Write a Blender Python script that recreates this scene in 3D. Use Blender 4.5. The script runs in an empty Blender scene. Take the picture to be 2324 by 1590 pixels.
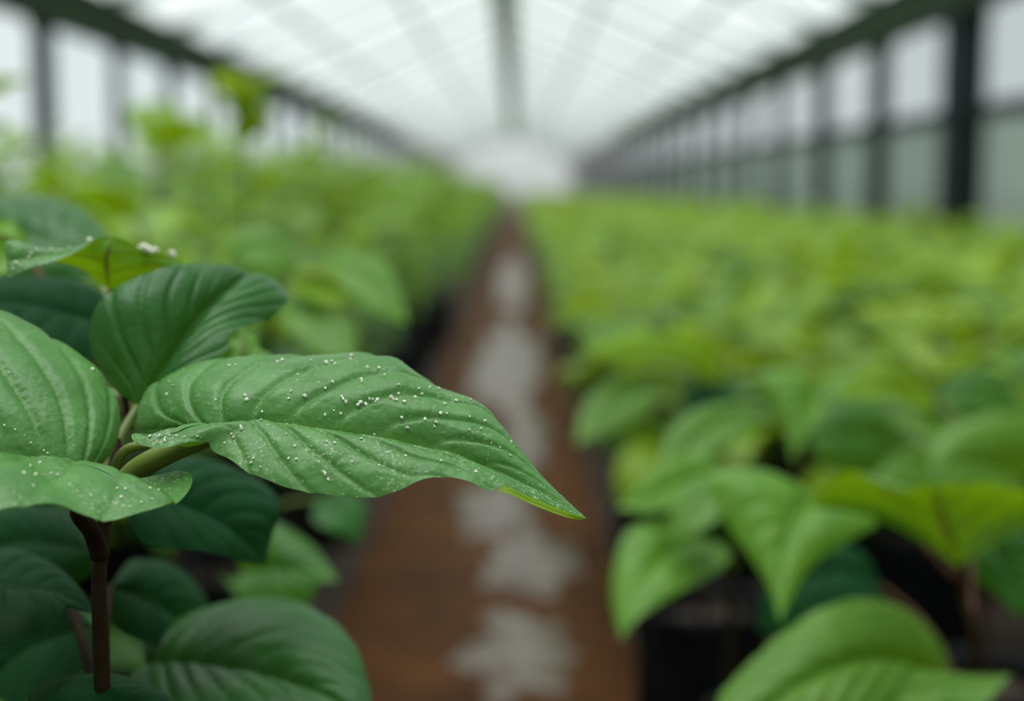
import bpy, math, random
from mathutils import Vector, noise
from mathutils.bvhtree import BVHTree

S = bpy.context.scene
COL = S.collection
W_, H_ = 2324, 1590
FPX = W_ * 50.0 / 36.0
CAMZ = 0.65
VPX, VPY = 1172, 425

# ------------------------------------------------------------------ camera
PITCH = math.atan((H_ / 2 - VPY) / FPX)
YAW = math.atan((VPX - W_ / 2) / FPX)
cd = bpy.data.cameras.new('camera')
cam = bpy.data.objects.new('camera', cd)
COL.objects.link(cam)
cam.location = (0, 0, CAMZ)
cam.rotation_euler = (math.pi / 2 - PITCH, 0, YAW)
cd.lens = 50
cd.sensor_width = 36
cd.clip_start = 0.02
cd.clip_end = 400
cd.dof.use_dof = True
cd.dof.focus_distance = 0.445
cd.dof.aperture_fstop = 4.4
S.camera = cam
RM = cam.rotation_euler.to_matrix()


def at(px, py, d):
    """world point seen at pixel (px,py) whose depth along the view axis is d metres"""
    return cam.location + RM @ Vector(((px - W_ / 2) / FPX * d, (H_ / 2 - py) / FPX * d, -d))


# ------------------------------------------------------------------ helpers
def tag(o, label=None, cat=None, group=None, kind=None):
    if label: o['label'] = label
    if cat: o['category'] = cat
    if group: o['group'] = group
    if kind: o['kind'] = kind
    return o


def link(name, me, mats, parent=None, smooth=True):
    if not isinstance(mats, (list, tuple)): mats = [mats]
    if not me.materials:
        for m in mats: me.materials.append(m)
    if smooth:
        me.polygons.foreach_set('use_smooth', [True] * len(me.polygons))
    o = bpy.data.objects.new(name, me)
    COL.objects.link(o)
    if parent: o.parent = parent
    return o


def empty(name, loc, rz=0.0):
    o = bpy.data.objects.new(name, None)
    o.empty_display_size = 0.05
    COL.objects.link(o)
    o.location = loc
    o.rotation_euler = (0, 0, rz)
    return o


class MB:
    """collects shapes; build() links them as one mesh object"""
    def __init__(s):
        s.v = []; s.f = []; s.mi = []; s.vein = []; s.age = []

    def add(s, vs, fs, mi=0, vein=None, age=0.0):
        b = len(s.v)
        s.v += [tuple(p) for p in vs]
        s.f += [tuple(b + i for i in f) for f in fs]
        s.mi += [mi] * len(fs)
        s.vein += vein if vein else [0.0] * len(vs)
        s.age += [age] * len(vs)

    def box(s, x0, x1, y0, y1, z0, z1, mi=0):
        vs = [(x, y, z) for x in (x0, x1) for y in (y0, y1) for z in (z0, z1)]
        s.add(vs, [(0, 1, 3, 2), (4, 6, 7, 5), (0, 4, 5, 1), (2, 3, 7, 6), (0, 2, 6, 4), (1, 5, 7, 3)], mi)

    def bar(s, a, b, w, h, mi=0):
        """rectangular bar from a to b, w wide (sideways), h high"""
        a = Vector(a); b = Vector(b); t = (b - a).normalized()
        up = Vector((0, 0, 1)) if abs(t.z) < .95 else Vector((0, 1, 0))
        r = t.cross(up).normalized(); u = r.cross(t).normalized()
        vs = []
        for p in (a, b):
            for i, j in ((-1, -1), (1, -1), (1, 1), (-1, 1)):
                vs.append(p + r * (i * w / 2) + u * (j * h / 2))
        s.add(vs, [(3, 2, 1, 0), (4, 5, 6, 7), (0, 1, 5, 4), (1, 2, 6, 5), (2, 3, 7, 6), (3, 0, 4, 7)], mi)

    def tube(s, pts, rad, n=8, mi=0, age=0.0, cap=True):
        pts = [Vector(p) for p in pts]
        if not isinstance(rad, (list, tuple)): rad = [rad] * len(pts)
        vs = []; fs = []
        for i, p in enumerate(pts):
            t = (pts[min(i + 1, len(pts) - 1)] - pts[max(i - 1, 0)]).normalized()
            up = Vector((0.13, 1, .07)) if abs(t.y) < .9 else Vector((1, 0, 0))
            r = t.cross(up).normalized(); u = r.cross(t)
            for k in range(n):
                a = 2 * math.pi * k / n
                vs.append(p + (r * math.cos(a) + u * math.sin(a)) * rad[i])
        for i in range(len(pts) - 1):
            for k in range(n):
                fs.append((i * n + k, i * n + (k + 1) % n, (i + 1) * n + (k + 1) % n, (i + 1) * n + k))
        if cap:
            fs.append(tuple(range(n - 1, -1, -1)))
            fs.append(tuple((len(pts) - 1) * n + k for k in range(n)))
        s.add(vs, fs, mi, None, age)

    def mesh(s, name):
        me = bpy.data.meshes.new(name)
        me.from_pydata(s.v, [], s.f)
        me.polygons.foreach_set('material_index', s.mi)
        a = me.attributes.new('vein', 'FLOAT', 'POINT'); a.data.foreach_set('value', s.vein)
        a = me.attributes.new('age', 'FLOAT', 'POINT'); a.data.foreach_set('value', s.age)
        me.update()
        return me

    def build(s, name, mats, parent=None, smooth=True):
        return link(name, s.mesh(name), mats, parent, smooth)


def catmull(pts, n):
    """n points at equal chord-length steps along a smooth curve through pts"""
    P = [Vector(p) for p in pts]
    if len(P) == 2:
        return [P[0].lerp(P[1], i / (n - 1)) for i in range(n)]
    Q = [P[0] * 2 - P[1]] + P + [P[-1] * 2 - P[-2]]
    dense = []
    for i in range(1, len(Q) - 2):
        a, b, c, d = Q[i - 1], Q[i], Q[i + 1], Q[i + 2]
        for k in range(14):
            t = k / 14
            dense.append(.5 * (2 * b + (c - a) * t + (2 * a - 5 * b + 4 * c - d) * t * t + (3 * b - a - 3 * c + d) * t ** 3))
    dense.append(P[-1])
    L = [0.0]
    for i in range(1, len(dense)): L.append(L[-1] + (dense[i] - dense[i - 1]).length)
    out = []; j = 0
    for i in range(n):
        s = L[-1] * i / (n - 1)
        while j < len(L) - 2 and L[j + 1] < s: j += 1
        seg = L[j + 1] - L[j]
        out.append(dense[j].lerp(dense[j + 1], (s - L[j]) / seg if seg > 1e-9 else 0))
    return out


# ------------------------------------------------------------------ materials
def newmat(name):
    m = bpy.data.materials.new(name); m.use_nodes = True
    nt = m.node_tree; nt.nodes.clear()
    out = nt.nodes.new('ShaderNodeOutputMaterial')
    return m, nt, out


def N(nt, t, **kw):
    n = nt.nodes.new(t)
    for k, v in kw.items():
        if k in n.inputs: n.inputs[k].default_value = v
        else: setattr(n, k, v)
    return n


def rgb(c):
    return (c[0], c[1], c[2], 1.0)


def mixc(nt, fac, a, b, blend='MIX'):
    n = nt.nodes.new('ShaderNodeMix'); n.data_type = 'RGBA'; n.blend_type = blend
    for sock, val in ((n.inputs[0], fac), (n.inputs[6], a), (n.inputs[7], b)):
        if isinstance(val, bpy.types.NodeSocket): nt.links.new(val, sock)
        elif isinstance(val, (int, float)): sock.default_value = val
        else: sock.default_value = rgb(val)
    return n.outputs[2]


def ramp(nt, fac, lo, hi):
    n = nt.nodes.new('ShaderNodeMapRange')
    nt.links.new(fac, n.inputs[0])
    n.inputs[1].default_value = lo; n.inputs[2].default_value = hi
    n.clamp = True
    return n.outputs[0]


def leaf_mat(name, top, top2, under, young, veinc, rough=.42, trans=.22, tcol=(.25, .5, .03), dust=0.0, spec=.5, uvein=(.14, .07, .02), net=0.0):
    m, nt, out = newmat(name)
    L = nt.links.new
    tc = N(nt, 'ShaderNodeTexCoord')
    nz = N(nt, 'ShaderNodeTexNoise', Scale=55.0, Detail=3.0); L(tc.outputs['Object'], nz.inputs['Vector'])
    fine = N(nt, 'ShaderNodeTexVoronoi', Scale=420.0); L(tc.outputs['Object'], fine.inputs['Vector'])
    va = N(nt, 'ShaderNodeAttribute', attribute_name='vein')
    ag = N(nt, 'ShaderNodeAttribute', attribute_name='age')
    oi = N(nt, 'ShaderNodeObjectInfo')
    geo = N(nt, 'ShaderNodeNewGeometry')
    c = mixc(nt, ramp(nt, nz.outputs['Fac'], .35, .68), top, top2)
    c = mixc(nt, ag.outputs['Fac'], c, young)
    vr = ramp(nt, va.outputs['Fac'], 0.0, 1.0)
    c = mixc(nt, vr, c, veinc)
    if dust > 0:
        n2 = N(nt, 'ShaderNodeTexNoise', Scale=900.0, Detail=2.0); L(tc.outputs['Object'], n2.inputs['Vector'])
        n3 = N(nt, 'ShaderNodeTexNoise', Scale=70.0, Detail=3.0); L(tc.outputs['Object'], n3.inputs['Vector'])
        d1 = ramp(nt, n2.outputs['Fac'], .56, .72); d2 = ramp(nt, n3.outputs['Fac'], .42, .66)
        mm = N(nt, 'ShaderNodeMath', operation='MULTIPLY'); L(d1, mm.inputs[0]); L(d2, mm.inputs[1])
        m2 = N(nt, 'ShaderNodeMath', operation='MULTIPLY'); L(mm.outputs[0], m2.inputs[0])
        da = N(nt, 'ShaderNodeAttribute', attribute_name='dust'); 
        m3 = N(nt, 'ShaderNodeMath', operation='MULTIPLY'); L(da.outputs['Fac'], m3.inputs[0]); m3.inputs[1].default_value = dust
        L(m3.outputs[0], m2.inputs[1])
        c = mixc(nt, m2.outputs[0], c, (.62, .62, .5))
    cu = mixc(nt, vr, under, uvein)
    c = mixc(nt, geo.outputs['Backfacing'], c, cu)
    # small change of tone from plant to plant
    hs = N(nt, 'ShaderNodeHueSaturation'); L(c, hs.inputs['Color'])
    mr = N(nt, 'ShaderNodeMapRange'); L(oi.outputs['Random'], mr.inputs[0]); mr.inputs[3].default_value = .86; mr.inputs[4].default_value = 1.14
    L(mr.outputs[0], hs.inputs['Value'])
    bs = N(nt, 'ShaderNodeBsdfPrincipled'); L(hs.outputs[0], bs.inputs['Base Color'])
    bs.inputs['Roughness'].default_value = rough
    bs.inputs['Specular IOR Level'].default_value = spec
    bp = N(nt, 'ShaderNodeBump', Strength=.25, Distance=.0006); L(fine.outputs['Distance'], bp.inputs['Height'])
    if net:
        wn = N(nt, 'ShaderNodeTexNoise', Scale=90.0, Detail=2.0); L(tc.outputs['Object'], wn.inputs['Vector'])
        wv = N(nt, 'ShaderNodeVectorMath', operation='MULTIPLY_ADD'); L(wn.outputs['Color'], wv.inputs[0]); wv.inputs[1].default_value = (.006, .006, .006); L(tc.outputs['Object'], wv.inputs[2])
        cell = N(nt, 'ShaderNodeTexVoronoi', Scale=150.0); cell.feature = 'DISTANCE_TO_EDGE'; L(wv.outputs[0], cell.inputs['Vector'])
        b2 = N(nt, 'ShaderNodeBump', Strength=net, Distance=.0009); L(ramp(nt, cell.outputs['Distance'], 0.0, .35), b2.inputs['Height'])
        L(bp.outputs[0], b2.inputs['Normal']); bp = b2
    L(bp.outputs[0], bs.inputs['Normal'])
    tr = N(nt, 'ShaderNodeBsdfTranslucent'); 
    tcm = mixc(nt, vr, tcol, (.10, .06, .01))
    L(tcm, tr.inputs['Color'])
    mx = N(nt, 'ShaderNodeMixShader'); mx.inputs[0].default_value = trans
    L(bs.outputs[0], mx.inputs[1]); L(tr.outputs[0], mx.inputs[2]); L(mx.outputs[0], out.inputs['Surface'])
    return m


def plain(name, c1, c2=None, rough=.6, scale=20.0, metal=0.0, bump=0.0, spec=.5, lo=.4, hi=.65):
    m, nt, out = newmat(name)
    L = nt.links.new
    bs = N(nt, 'ShaderNodeBsdfPrincipled', Roughness=rough, Metallic=metal)
    bs.inputs['Specular IOR Level'].default_value = spec
    tc = N(nt, 'ShaderNodeTexCoord')
    nz = N(nt, 'ShaderNodeTexNoise', Scale=scale, Detail=4.0); L(tc.outputs['Object'], nz.inputs['Vector'])
    L(mixc(nt, ramp(nt, nz.outputs['Fac'], lo, hi), c1, c2 or c1), bs.inputs['Base Color'])
    if bump:
        bp = N(nt, 'ShaderNodeBump', Strength=bump, Distance=.01); L(nz.outputs['Fac'], bp.inputs['Height'])
        L(bp.outputs[0], bs.inputs['Normal'])
    L(bs.outputs[0], out.inputs['Surface'])
    return m


def film(name, col, col2, scale, clear=.12):
    """milky greenhouse film: scatters daylight through, a little is let straight through"""
    m, nt, out = newmat(name)
    L = nt.links.new
    tc = N(nt, 'ShaderNodeTexCoord')
    mp = N(nt, 'ShaderNodeMapping'); mp.inputs['Scale'].default_value = scale; L(tc.outputs['Object'], mp.inputs['Vector'])
    nz = N(nt, 'ShaderNodeTexNoise', Scale=1.0, Detail=3.0); L(mp.outputs[0], nz.inputs['Vector'])
    c = mixc(nt, ramp(nt, nz.outputs['Fac'], .35, .65), col, col2)
    tr = N(nt, 'ShaderNodeBsdfTranslucent'); L(c, tr.inputs['Color'])
    tp = N(nt, 'ShaderNodeBsdfTransparent'); tp.inputs['Color'].default_value = (.9, .93, .92, 1)
    mx = N(nt, 'ShaderNodeMixShader'); mx.inputs[0].default_value = clear
    L(tr.outputs[0], mx.inputs[1]); L(tp.outputs[0], mx.inputs[2])
    L(mx.outputs[0], out.inputs['Surface'])
    return m


M = {}
M['hero'] = leaf_mat('dusty_green_leaf', (.044, .158, .024), (.066, .205, .038), (.12, .30, .015), (.10, .26, .03), (.12, .27, .05), rough=.42, spec=.38, net=.16, trans=.15, dust=.75)
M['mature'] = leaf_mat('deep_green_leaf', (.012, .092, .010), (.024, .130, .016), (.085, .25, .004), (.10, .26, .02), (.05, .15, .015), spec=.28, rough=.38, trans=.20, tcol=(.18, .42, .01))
M['shade'] = leaf_mat('shade_darkened_leaf', (.004, .040, .011), (.007, .055, .015), (.03, .12, .006), (.05, .16, .02), (.008, .045, .015), spec=.06, rough=.55, trans=.14, tcol=(.10, .30, .01))  # leaf green darkened and made matte: canopy shade is put into the colour
M['bright'] = leaf_mat('bright_green_leaf', (.074, .212, .010), (.108, .258, .016), (.12, .31, .003), (.20, .36, .010), (.10, .24, .025), spec=.30, rough=.36, trans=.26, tcol=(.34, .58, .008))
M['lime'] = leaf_mat('young_lime_leaf', (.14, .30, .006), (.19, .34, .006), (.17, .34, .002), (.25, .40, .004), (.15, .30, .010), spec=.2, rough=.42, trans=.40, tcol=(.45, .64, .005))
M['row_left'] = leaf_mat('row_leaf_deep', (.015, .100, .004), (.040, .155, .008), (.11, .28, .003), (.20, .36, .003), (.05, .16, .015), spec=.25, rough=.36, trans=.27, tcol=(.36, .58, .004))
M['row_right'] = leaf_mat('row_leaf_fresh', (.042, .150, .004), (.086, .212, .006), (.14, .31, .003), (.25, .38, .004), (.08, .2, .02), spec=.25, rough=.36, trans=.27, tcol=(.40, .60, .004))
M['stem'] = plain('brown_green_stem', (.020, .010, .005), (.036, .024, .008), spec=.1, rough=.7, scale=40)
M['petiole'] = plain('green_petiole', (.10, .16, .02), (.15, .20, .03), rough=.45, scale=30)
M['petiole_red'] = plain('reddish_petiole', (.050, .018, .006), (.075, .036, .010), spec=.2, rough=.6, scale=30)
M['bag'] = plain('black_polythene', (.004, .005, .006), (.008, .009, .010), spec=.10, rough=.55, scale=25, bump=.3)
M['soil'] = plain('potting_soil', (.016, .009, .005), (.035, .019, .010), rough=.95, scale=60, bump=.6)
M['beam'] = plain('green_painted_steel', (.009, .028, .008), (.016, .040, .010), rough=.8, scale=3, spec=.2)
M['post'] = plain('blue_grey_steel', (.014, .024, .027), (.022, .034, .035), spec=.2, rough=.7, scale=4)
M['rafter'] = plain('galvanised_steel', (.55, .60, .58), (.62, .66, .64), rough=.5, scale=5)
M['ridge'] = plain('ridge_grey', (.20, .23, .20), (.26, .29, .25), rough=.6, scale=5)
M['grain'] = plain('white_grains', (.80, .82, .74), (.70, .68, .52), rough=.8, scale=400)
M['roof'] = film('roof_film', (.205, .235, .234), (.262, .285, .282), (.35, .9, 1), clear=.35)
M['wallfilm'] = film('wall_film', (.56, .675, .715), (.64, .75, .785), (.6, .6, .6), clear=.10)
M['endglass'] = film('clear_end_glazing', (.66, .80, .80), (.7, .85, .85), (.3, .3, .3), clear=.75)
M['skirt'] = film('green_skirt_film', (.18, .27, .23), (.24, .34, .29), (.5, .5, .5), clear=.05)

# floor: reddish brown earth
m, nt, out = newmat('red_brown_earth'); L = nt.links.new
tc = N(nt, 'ShaderNodeTexCoord')
n1 = N(nt, 'ShaderNodeTexNoise', Scale=5.0, Detail=6.0); L(tc.outputs['Object'], n1.inputs['Vector'])
n2 = N(nt, 'ShaderNodeTexNoise', Scale=60.0, Detail=4.0); L(tc.outputs['Object'], n2.inputs['Vector'])
c = mixc(nt, ramp(nt, n1.outputs['Fac'], .35, .65), (.028, .010, .002), (.070, .026, .006))
c = mixc(nt, ramp(nt, n2.outputs['Fac'], .5, .75), c, (.10, .042, .012))
bs = N(nt, 'ShaderNodeBsdfPrincipled', Roughness=.62); L(c, bs.inputs['Base Color'])
bs.inputs['Specular IOR Level'].default_value = .06
bp = N(nt, 'ShaderNodeBump', Strength=.5, Distance=.01); L(n2.outputs['Fac'], bp.inputs['Height']); L(bp.outputs[0], bs.inputs['Normal'])
L(bs.outputs[0], out.inputs['Surface']); M['earth'] = m

# shallow cloudy puddles
m, nt, out = newmat('cloudy_water'); L = nt.links.new
tc = N(nt, 'ShaderNodeTexCoord')
n1 = N(nt, 'ShaderNodeTexNoise', Scale=14.0, Detail=3.0); L(tc.outputs['Object'], n1.inputs['Vector'])
bs = N(nt, 'ShaderNodeBsdfPrincipled', Roughness=.35)
bs.inputs['IOR'].default_value = 1.33
L(mixc(nt, ramp(nt, n1.outputs['Fac'], .4, .7), (.075, .052, .038), (.17, .15, .135)), bs.inputs['Base Color'])
L(bs.outputs[0], out.inputs['Surface']); M['water'] = m

# ------------------------------------------------------------------ world
w = bpy.data.worlds.new('overcast_sky'); S.world = w; w.use_nodes = True
bg = w.node_tree.nodes['Background']
bg.inputs['Color'].default_value = (.96, 1.0, 1.0, 1)
bg.inputs['Strength'].default_value = 1.05
sl = bpy.data.lights.new('hazy_sun', 'SUN'); sl.energy = 10.5; sl.angle = math.radians(50); sl.color = (1, 1, .97)
so = bpy.data.objects.new('hazy_sun', sl); COL.objects.link(so)
so.rotation_euler = Vector((.10, -.10, -1)).to_track_quat('-Z', 'Y').to_euler()

# ------------------------------------------------------------------ greenhouse shell
Y0, Y1 = -4.0, 80.0
XR, XL = 2.8, -3.15
ZE = CAMZ + 1.39          # eave height
ZR = CAMZ + 2.75          # ridge
XRIDGE = -.17


def quad(name, pts, mat, kind='structure'):
    me = bpy.data.meshes.new(name); me.from_pydata(pts, [], [tuple(range(len(pts)))]); me.update()
    return tag(link(name, me, mat, None, False), kind=kind)


fl = MB(); fl.box(-40, 40, -30, 130, -.2, 0)
tag(fl.build('floor', M['earth'], None, False), kind='structure')
for xa, xb in ((XL, -.27), (.165, XR)):
    g = MB(); g.box(xa, xb, Y0 + .1, Y1 - .1, 0, .004)
    tag(g.build('bed_ground', M['soil'], None, False), kind='structure')
r = MB()
for (xa, za, xb, zb) in ((XL - .1, ZE + .05, XRIDGE, ZR), (XRIDGE, ZR, XR + .1, ZE + .05)):
    r.add([(xa, Y0, za), (xb, Y0, zb), (xb, Y1, zb), (xa, Y1, za)], [(0, 1, 2, 3)])
tag(r.build('ceiling', M['roof'], None, False), kind='structure')
SK = CAMZ + .46
for side, x in (('left', XL - .1), ('right', XR + .1)):
    quad('wall_' + side, [(x, Y0, SK), (x, Y1, SK), (x, Y1, ZE + .05), (x, Y0, ZE + .05)], M['wallfilm'])
    quad('trim_1' if side == 'left' else 'trim_2', [(x, Y0, 0), (x, Y1, 0), (x, Y1, SK), (x, Y0, SK)], M['skirt'] if side == 'right' else M['wallfilm'])
for nm, y in (('wall_back', Y1), ('wall_front', Y0)):
    quad(nm, [(XL - .1, y, 0), (XR + .1, y, 0), (XR + .1, y, ZE + .05), (XRIDGE, y, ZR), (XL - .1, y, ZE + .05)], M['endglass'] if y > 0 else M['wallfilm'])

# rafters, one object per frame, with purlins and ridge
yz = [Y0 + 1 + 2.05 * k for k in range(41)]
for y in yz:
    b = MB()
    b.bar((XL, y, ZE), (XRIDGE, y, ZR - .05), .05, .06)
    b.bar((XR, y, ZE), (XRIDGE, y, ZR - .05), .05, .06)
    tag(b.build('roof_rafter', M['rafter'], None, False), kind='structure')
for k, f in enumerate((.3, .62)):
    for sx in (XL, XR):
        x = sx + (XRIDGE - sx) * f; z = ZE + (ZR - ZE) * f - .09
        b = MB(); b.bar((x, Y0, z), (x, Y1, z), .05, .05)
        tag(b.build('roof_purlin', M['rafter'], None, False), kind='structure')
b = MB(); b.box(XRIDGE - .17, XRIDGE + .17, Y0, Y1, ZR - .20, ZR - .08)
tag(b.build('ridge_beam', M['ridge'], None, False), kind='structure')


def gutter(x, label):
    root = empty('gutter_beam', (x, (Y0 + Y1) / 2, ZE))
    tag(root, label, 'beam')
    g = MB(); hl = (Y1 - Y0) / 2
    g.box(-.08, .08, -hl, hl, -.30, .0)
    g.box(-.10, .10, -hl, hl, -.0, .03)
    g.build('channel', M['beam'], root, False)
    n = 0
    for y in yz:
        if y < 2 or y > 40: continue
        p = MB()
        yy = y - (Y0 + Y1) / 2
        s = -1 if x > 0 else 1
        p.box(-.03, .03, yy - .09, yy + .09, .03, .16)
        p.bar((s * .02, yy, .05), (s * .3, yy, .26), .05, .05)
        p.build('bracket', M['beam'], root, False)
    return root


gutter(XR, 'long dark green gutter beam carried by the posts on the right side')
gutter(XL, 'long dark green gutter beam above the left bed of plants')


def post(x, y, wd, label, group):
    root = empty('support_post', (x, y, 0))
    tag(root, label, 'post', group)
    p = MB(); p.box(-wd / 2, wd / 2, -wd / 2, wd / 2, 0, ZE - .30)
    p.build('shaft', M['post'], root, False)
    c = MB(); c.box(-wd * .62, wd * .62, -wd * .62, wd * .62, ZE - .35, ZE - .30)
    c.build('cap_plate', M['post'], root, False)
    f = MB(); f.box(-wd * .7, wd * .7, -wd * .7, wd * .7, 0, .02)
    f.build('base_plate', M['post'], root, False)


zr0 = XR * FPX / 1000
spr = .742 * XR
RL = ['thick dark steel post, nearest and widest on the right side',
      'slim dark post directly behind the thick right-hand post',
      'third dark post from the front in the right-hand line']
for n in range(0, 30):
    y = zr0 + n * spr
    if y > Y1 - 1: break
    post(XR, y, .23 if n == 0 else (.13 if n < 3 else .10),
         RL[n] if n < 3 else 'slim grey-green post further down the right wall, fading into haze', None if n < 3 else 'posts receding along the right wall')
zl0 = -XL * FPX / 1058
spl = .56 * -XL
LL = ['dark post at upper left corner, nearest of the left side',
      'faint slim post second from the front on the left side',
      'dark slim post third from the front on the left side']
for n in range(0, 40):
    y = zl0 + n * spl
    if y > Y1 - 1: break
    post(XL, y, (.125, .085, .10)[n] if n < 3 else .085,
         LL[n] if n < 3 else 'slim grey post further down the left wall, fading into haze', None if n < 3 else 'posts receding along the left wall')
for x, lab in ((XR + .04, 'thin horizontal rail running behind the right-hand posts'),):
    b = MB(); b.bar((x, Y0 + .1, SK), (x, Y1 - .1, SK), .05, .10)
    tag(b.build('side_rail', M['post'], None, False), lab, 'rail')

m, nt, out = newmat('haze')
vs_ = N(nt, 'ShaderNodeVolumeScatter', Density=.016, Anisotropy=.2); vs_.inputs['Color'].default_value = (1, 1, 1, 1)
nt.links.new(vs_.outputs[0], out.inputs['Volume'])
b = MB(); b.box(XL, XR, 26.0, Y1 - .3, .02, ZE)
hz = tag(b.build('haze', m, None, False), 'thin pale mist hanging in the air of the greenhouse', 'mist', None, 'stuff')

# ------------------------------------------------------------------ puddles on the path
rp = random.Random(5)
PUD = [((1166, 640), 34, 52, 'narrow far puddle on the brown path, just before the bright end'),
       ((1160, 830), 74, 100, 'large pale puddle in the middle of the brown path'),
       ((1200, 1000), 46, 60, 'small grey puddle just behind the pointed leaf tip'),
       ((1125, 1160), 85, 60, 'grey puddle seen under the pointed leaf'),
       ((1215, 1285), 105, 74, 'wide grey puddle on the path below the leaf tip'),
       ((1175, 1500), 125, 92, 'nearest grey puddle at the bottom of the path')]
for (px, py), rx, ry, lab in PUD:
    yc = CAMZ * FPX / (py - VPY); xc = (px - VPX) / FPX * yc
    ya = CAMZ * FPX / (py + ry - VPY); yb = CAMZ * FPX / (py - ry - VPY)
    ax = rx / FPX * yc; ay = (yb - ya) / 2; yc = (ya + yb) / 2
    n = 48; vs = []; fs = []
    seed = rp.random() * 50
    for ring, f in enumerate((1.0, .93)):
        for k in range(n):
            a = 2 * math.pi * k / n
            q = 1 + .55 * noise.noise(Vector((math.cos(a) * 1.8 + seed, math.sin(a) * 1.8, 0))) + .35 * noise.noise(Vector((math.cos(a) * 4 + seed, math.sin(a) * 4, 3)))
            vs.append((math.cos(a) * ax * q * f, math.sin(a) * ay * q * f, .0005 if ring == 0 else .003))
    for k in range(n): fs.append((k, (k + 1) % n, n + (k + 1) % n, n + k))
    fs.append(tuple(n + k for k in range(n)))
    mb = MB(); mb.add(vs, fs)
    o = tag(mb.build('puddle', M['water']), lab, 'puddle', 'puddles along the path')
    o.location = (xc, yc, 0)


# ------------------------------------------------------------------ leaf surface
def leaf_mesh(name, mid, left, right, d, dl, dr, base, nu=70, nv=16, nvein=9, sweep=.28, amp=.0006, bulge=.10, wave=.0, crink=.0002,
              mp=1.25, under=False, seed=0, vw=.10, dustl=0.0, dustr=0.0, lobe=0.0, wide=.03, ampr=1.0, vexp=.95):
    """A leaf spanned between its midrib and its two margins, quilted between side veins.
    mid/left/right: outlines measured on the photograph, d: distance of base and tip, dl/dr: how far the margins stand behind or before."""
    dd = d if isinstance(d, (list, tuple)) else (d, d)

    def lift(poly, off):
        n = len(poly); out = []
        for i, p in enumerate(poly):
            t = i / (n - 1)
            if len(p) == 3: dep = p[2]
            else:
                dep = dd[0] + (dd[-1] - dd[0]) * t if len(dd) == 2 else dd[min(int(t * (len(dd) - 1)), len(dd) - 2)] + (dd[min(int(t * (len(dd) - 1)), len(dd) - 2) + 1] - dd[min(int(t * (len(dd) - 1)), len(dd) - 2)]) * (t * (len(dd) - 1) - min(int(t * (len(dd) - 1)), len(dd) - 2))
                dep += off * math.sin(math.pi * t) ** .6 if 0 < t < 1 else 0
            out.append(at(p[0], p[1], dep))
        return out
    Mi = catmull(lift(mid, 0), 400)
    E = [catmull(lift(left, dl), nu + 1), catmull(lift(right, dr), nu + 1)]
    cols = []
    base = Vector(base)
    toeye = (cam.location - Mi[200]).normalized()
    if under: toeye = -toeye
    vs = []; ve = []; du = []
    rows = 2 * nv + 1
    for i in range(nu + 1):
        u = i / nu
        m = Mi[min(399, int(round(399 * u ** mp)))]
        t = (Mi[min(399, int(399 * u ** mp) + 8)] - Mi[max(0, int(399 * u ** mp) - 8)]).normalized()
        for j in range(-nv, nv + 1):
            v = abs(j) / nv
            e = E[0][i] if j < 0 else E[1][i]
            wv = e - m
            p = m + wv * v
            nrm = t.cross(wv) if wv.length > 1e-6 else toeye.copy()
            if nrm.length < 1e-9: nrm = toeye.copy()
            nrm.normalize()
            if nrm.dot(toeye) < 0: nrm = -nrm
            if abs(nrm.dot(toeye)) < .15: nrm = (nrm + toeye * .3).normalized()
            taper = math.sin(math.pi * min(max(u, .0), 1)) ** .5 if 0 < u < 1 else 0
            h = bulge * 4 * v * (1 - v) * wv.length
            k = (u - sweep * v ** vexp) * nvein + .37 * (j < 0)
            g = abs(k - math.floor(k) - .5) * 2
            env = min(1, v * 5) * (1 - .55 * v)
            am = amp * min(1, wv.length / wide) * (min(1, max(0, (u - lobe * .35) / max(lobe, 1e-6))) if (j > 0 and lobe) else 1)
            if j > 0: am *= ampr
            h += taper * am * ((1 - g ** 5) * env * 1.6 - 1.2 * math.exp(-(v / .05) ** 2))
            h += taper * wave * math.sin(u * 21 + seed + (2 if j < 0 else 0)) * v ** 3
            q = p * 95
            h += taper * crink * noise.noise(q + Vector((seed, 0, 0))) * 2.2
            p = p + nrm * h
            vs.append(p - base)
            ve.append(max(math.exp(-((1 - g) / vw) ** 2) * (1 - .7 * v) * .7 * min(1, v * 9), math.exp(-(v / .035) ** 2)) if 0.02 < u < .99 else 0)
            du.append((dustl if j < 0 else dustr) * min(1, v * 4 + .3))
    fs = []
    for i in range(nu):
        for j in range(rows - 1):
            fs.append((i * rows + j, (i + 1) * rows + j, (i + 1) * rows + j + 1, i * rows + j + 1))
    # orient: upper side towards the eye unless the underside shows
    s = Vector()
    for f in fs[len(fs) // 3:: 7]:
        a, b_, c_ = vs[f[0]], vs[f[1]], vs[f[2]]
        s += (b_ - a).cross(c_ - a)
    if s.dot(toeye) < 0: fs = [f[::-1] for f in fs]
    mb = MB(); mb.add(vs, fs, 0, ve)
    me = mb.mesh(name)
    a = me.attributes.new('dust', 'FLOAT', 'POINT'); a.data.foreach_set('value', du)
    return me, Mi[0] - base, (Mi[0] - Mi[40]).normalized()


def stem_at(stem, z):
    for a, b in zip(stem, stem[1:]):
        if a.z <= z <= b.z:
            return a.lerp(b, (z - a.z) / max(b.z - a.z, 1e-6))
    return stem[-1].copy() if z > stem[-1].z else stem[0].copy()


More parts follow.
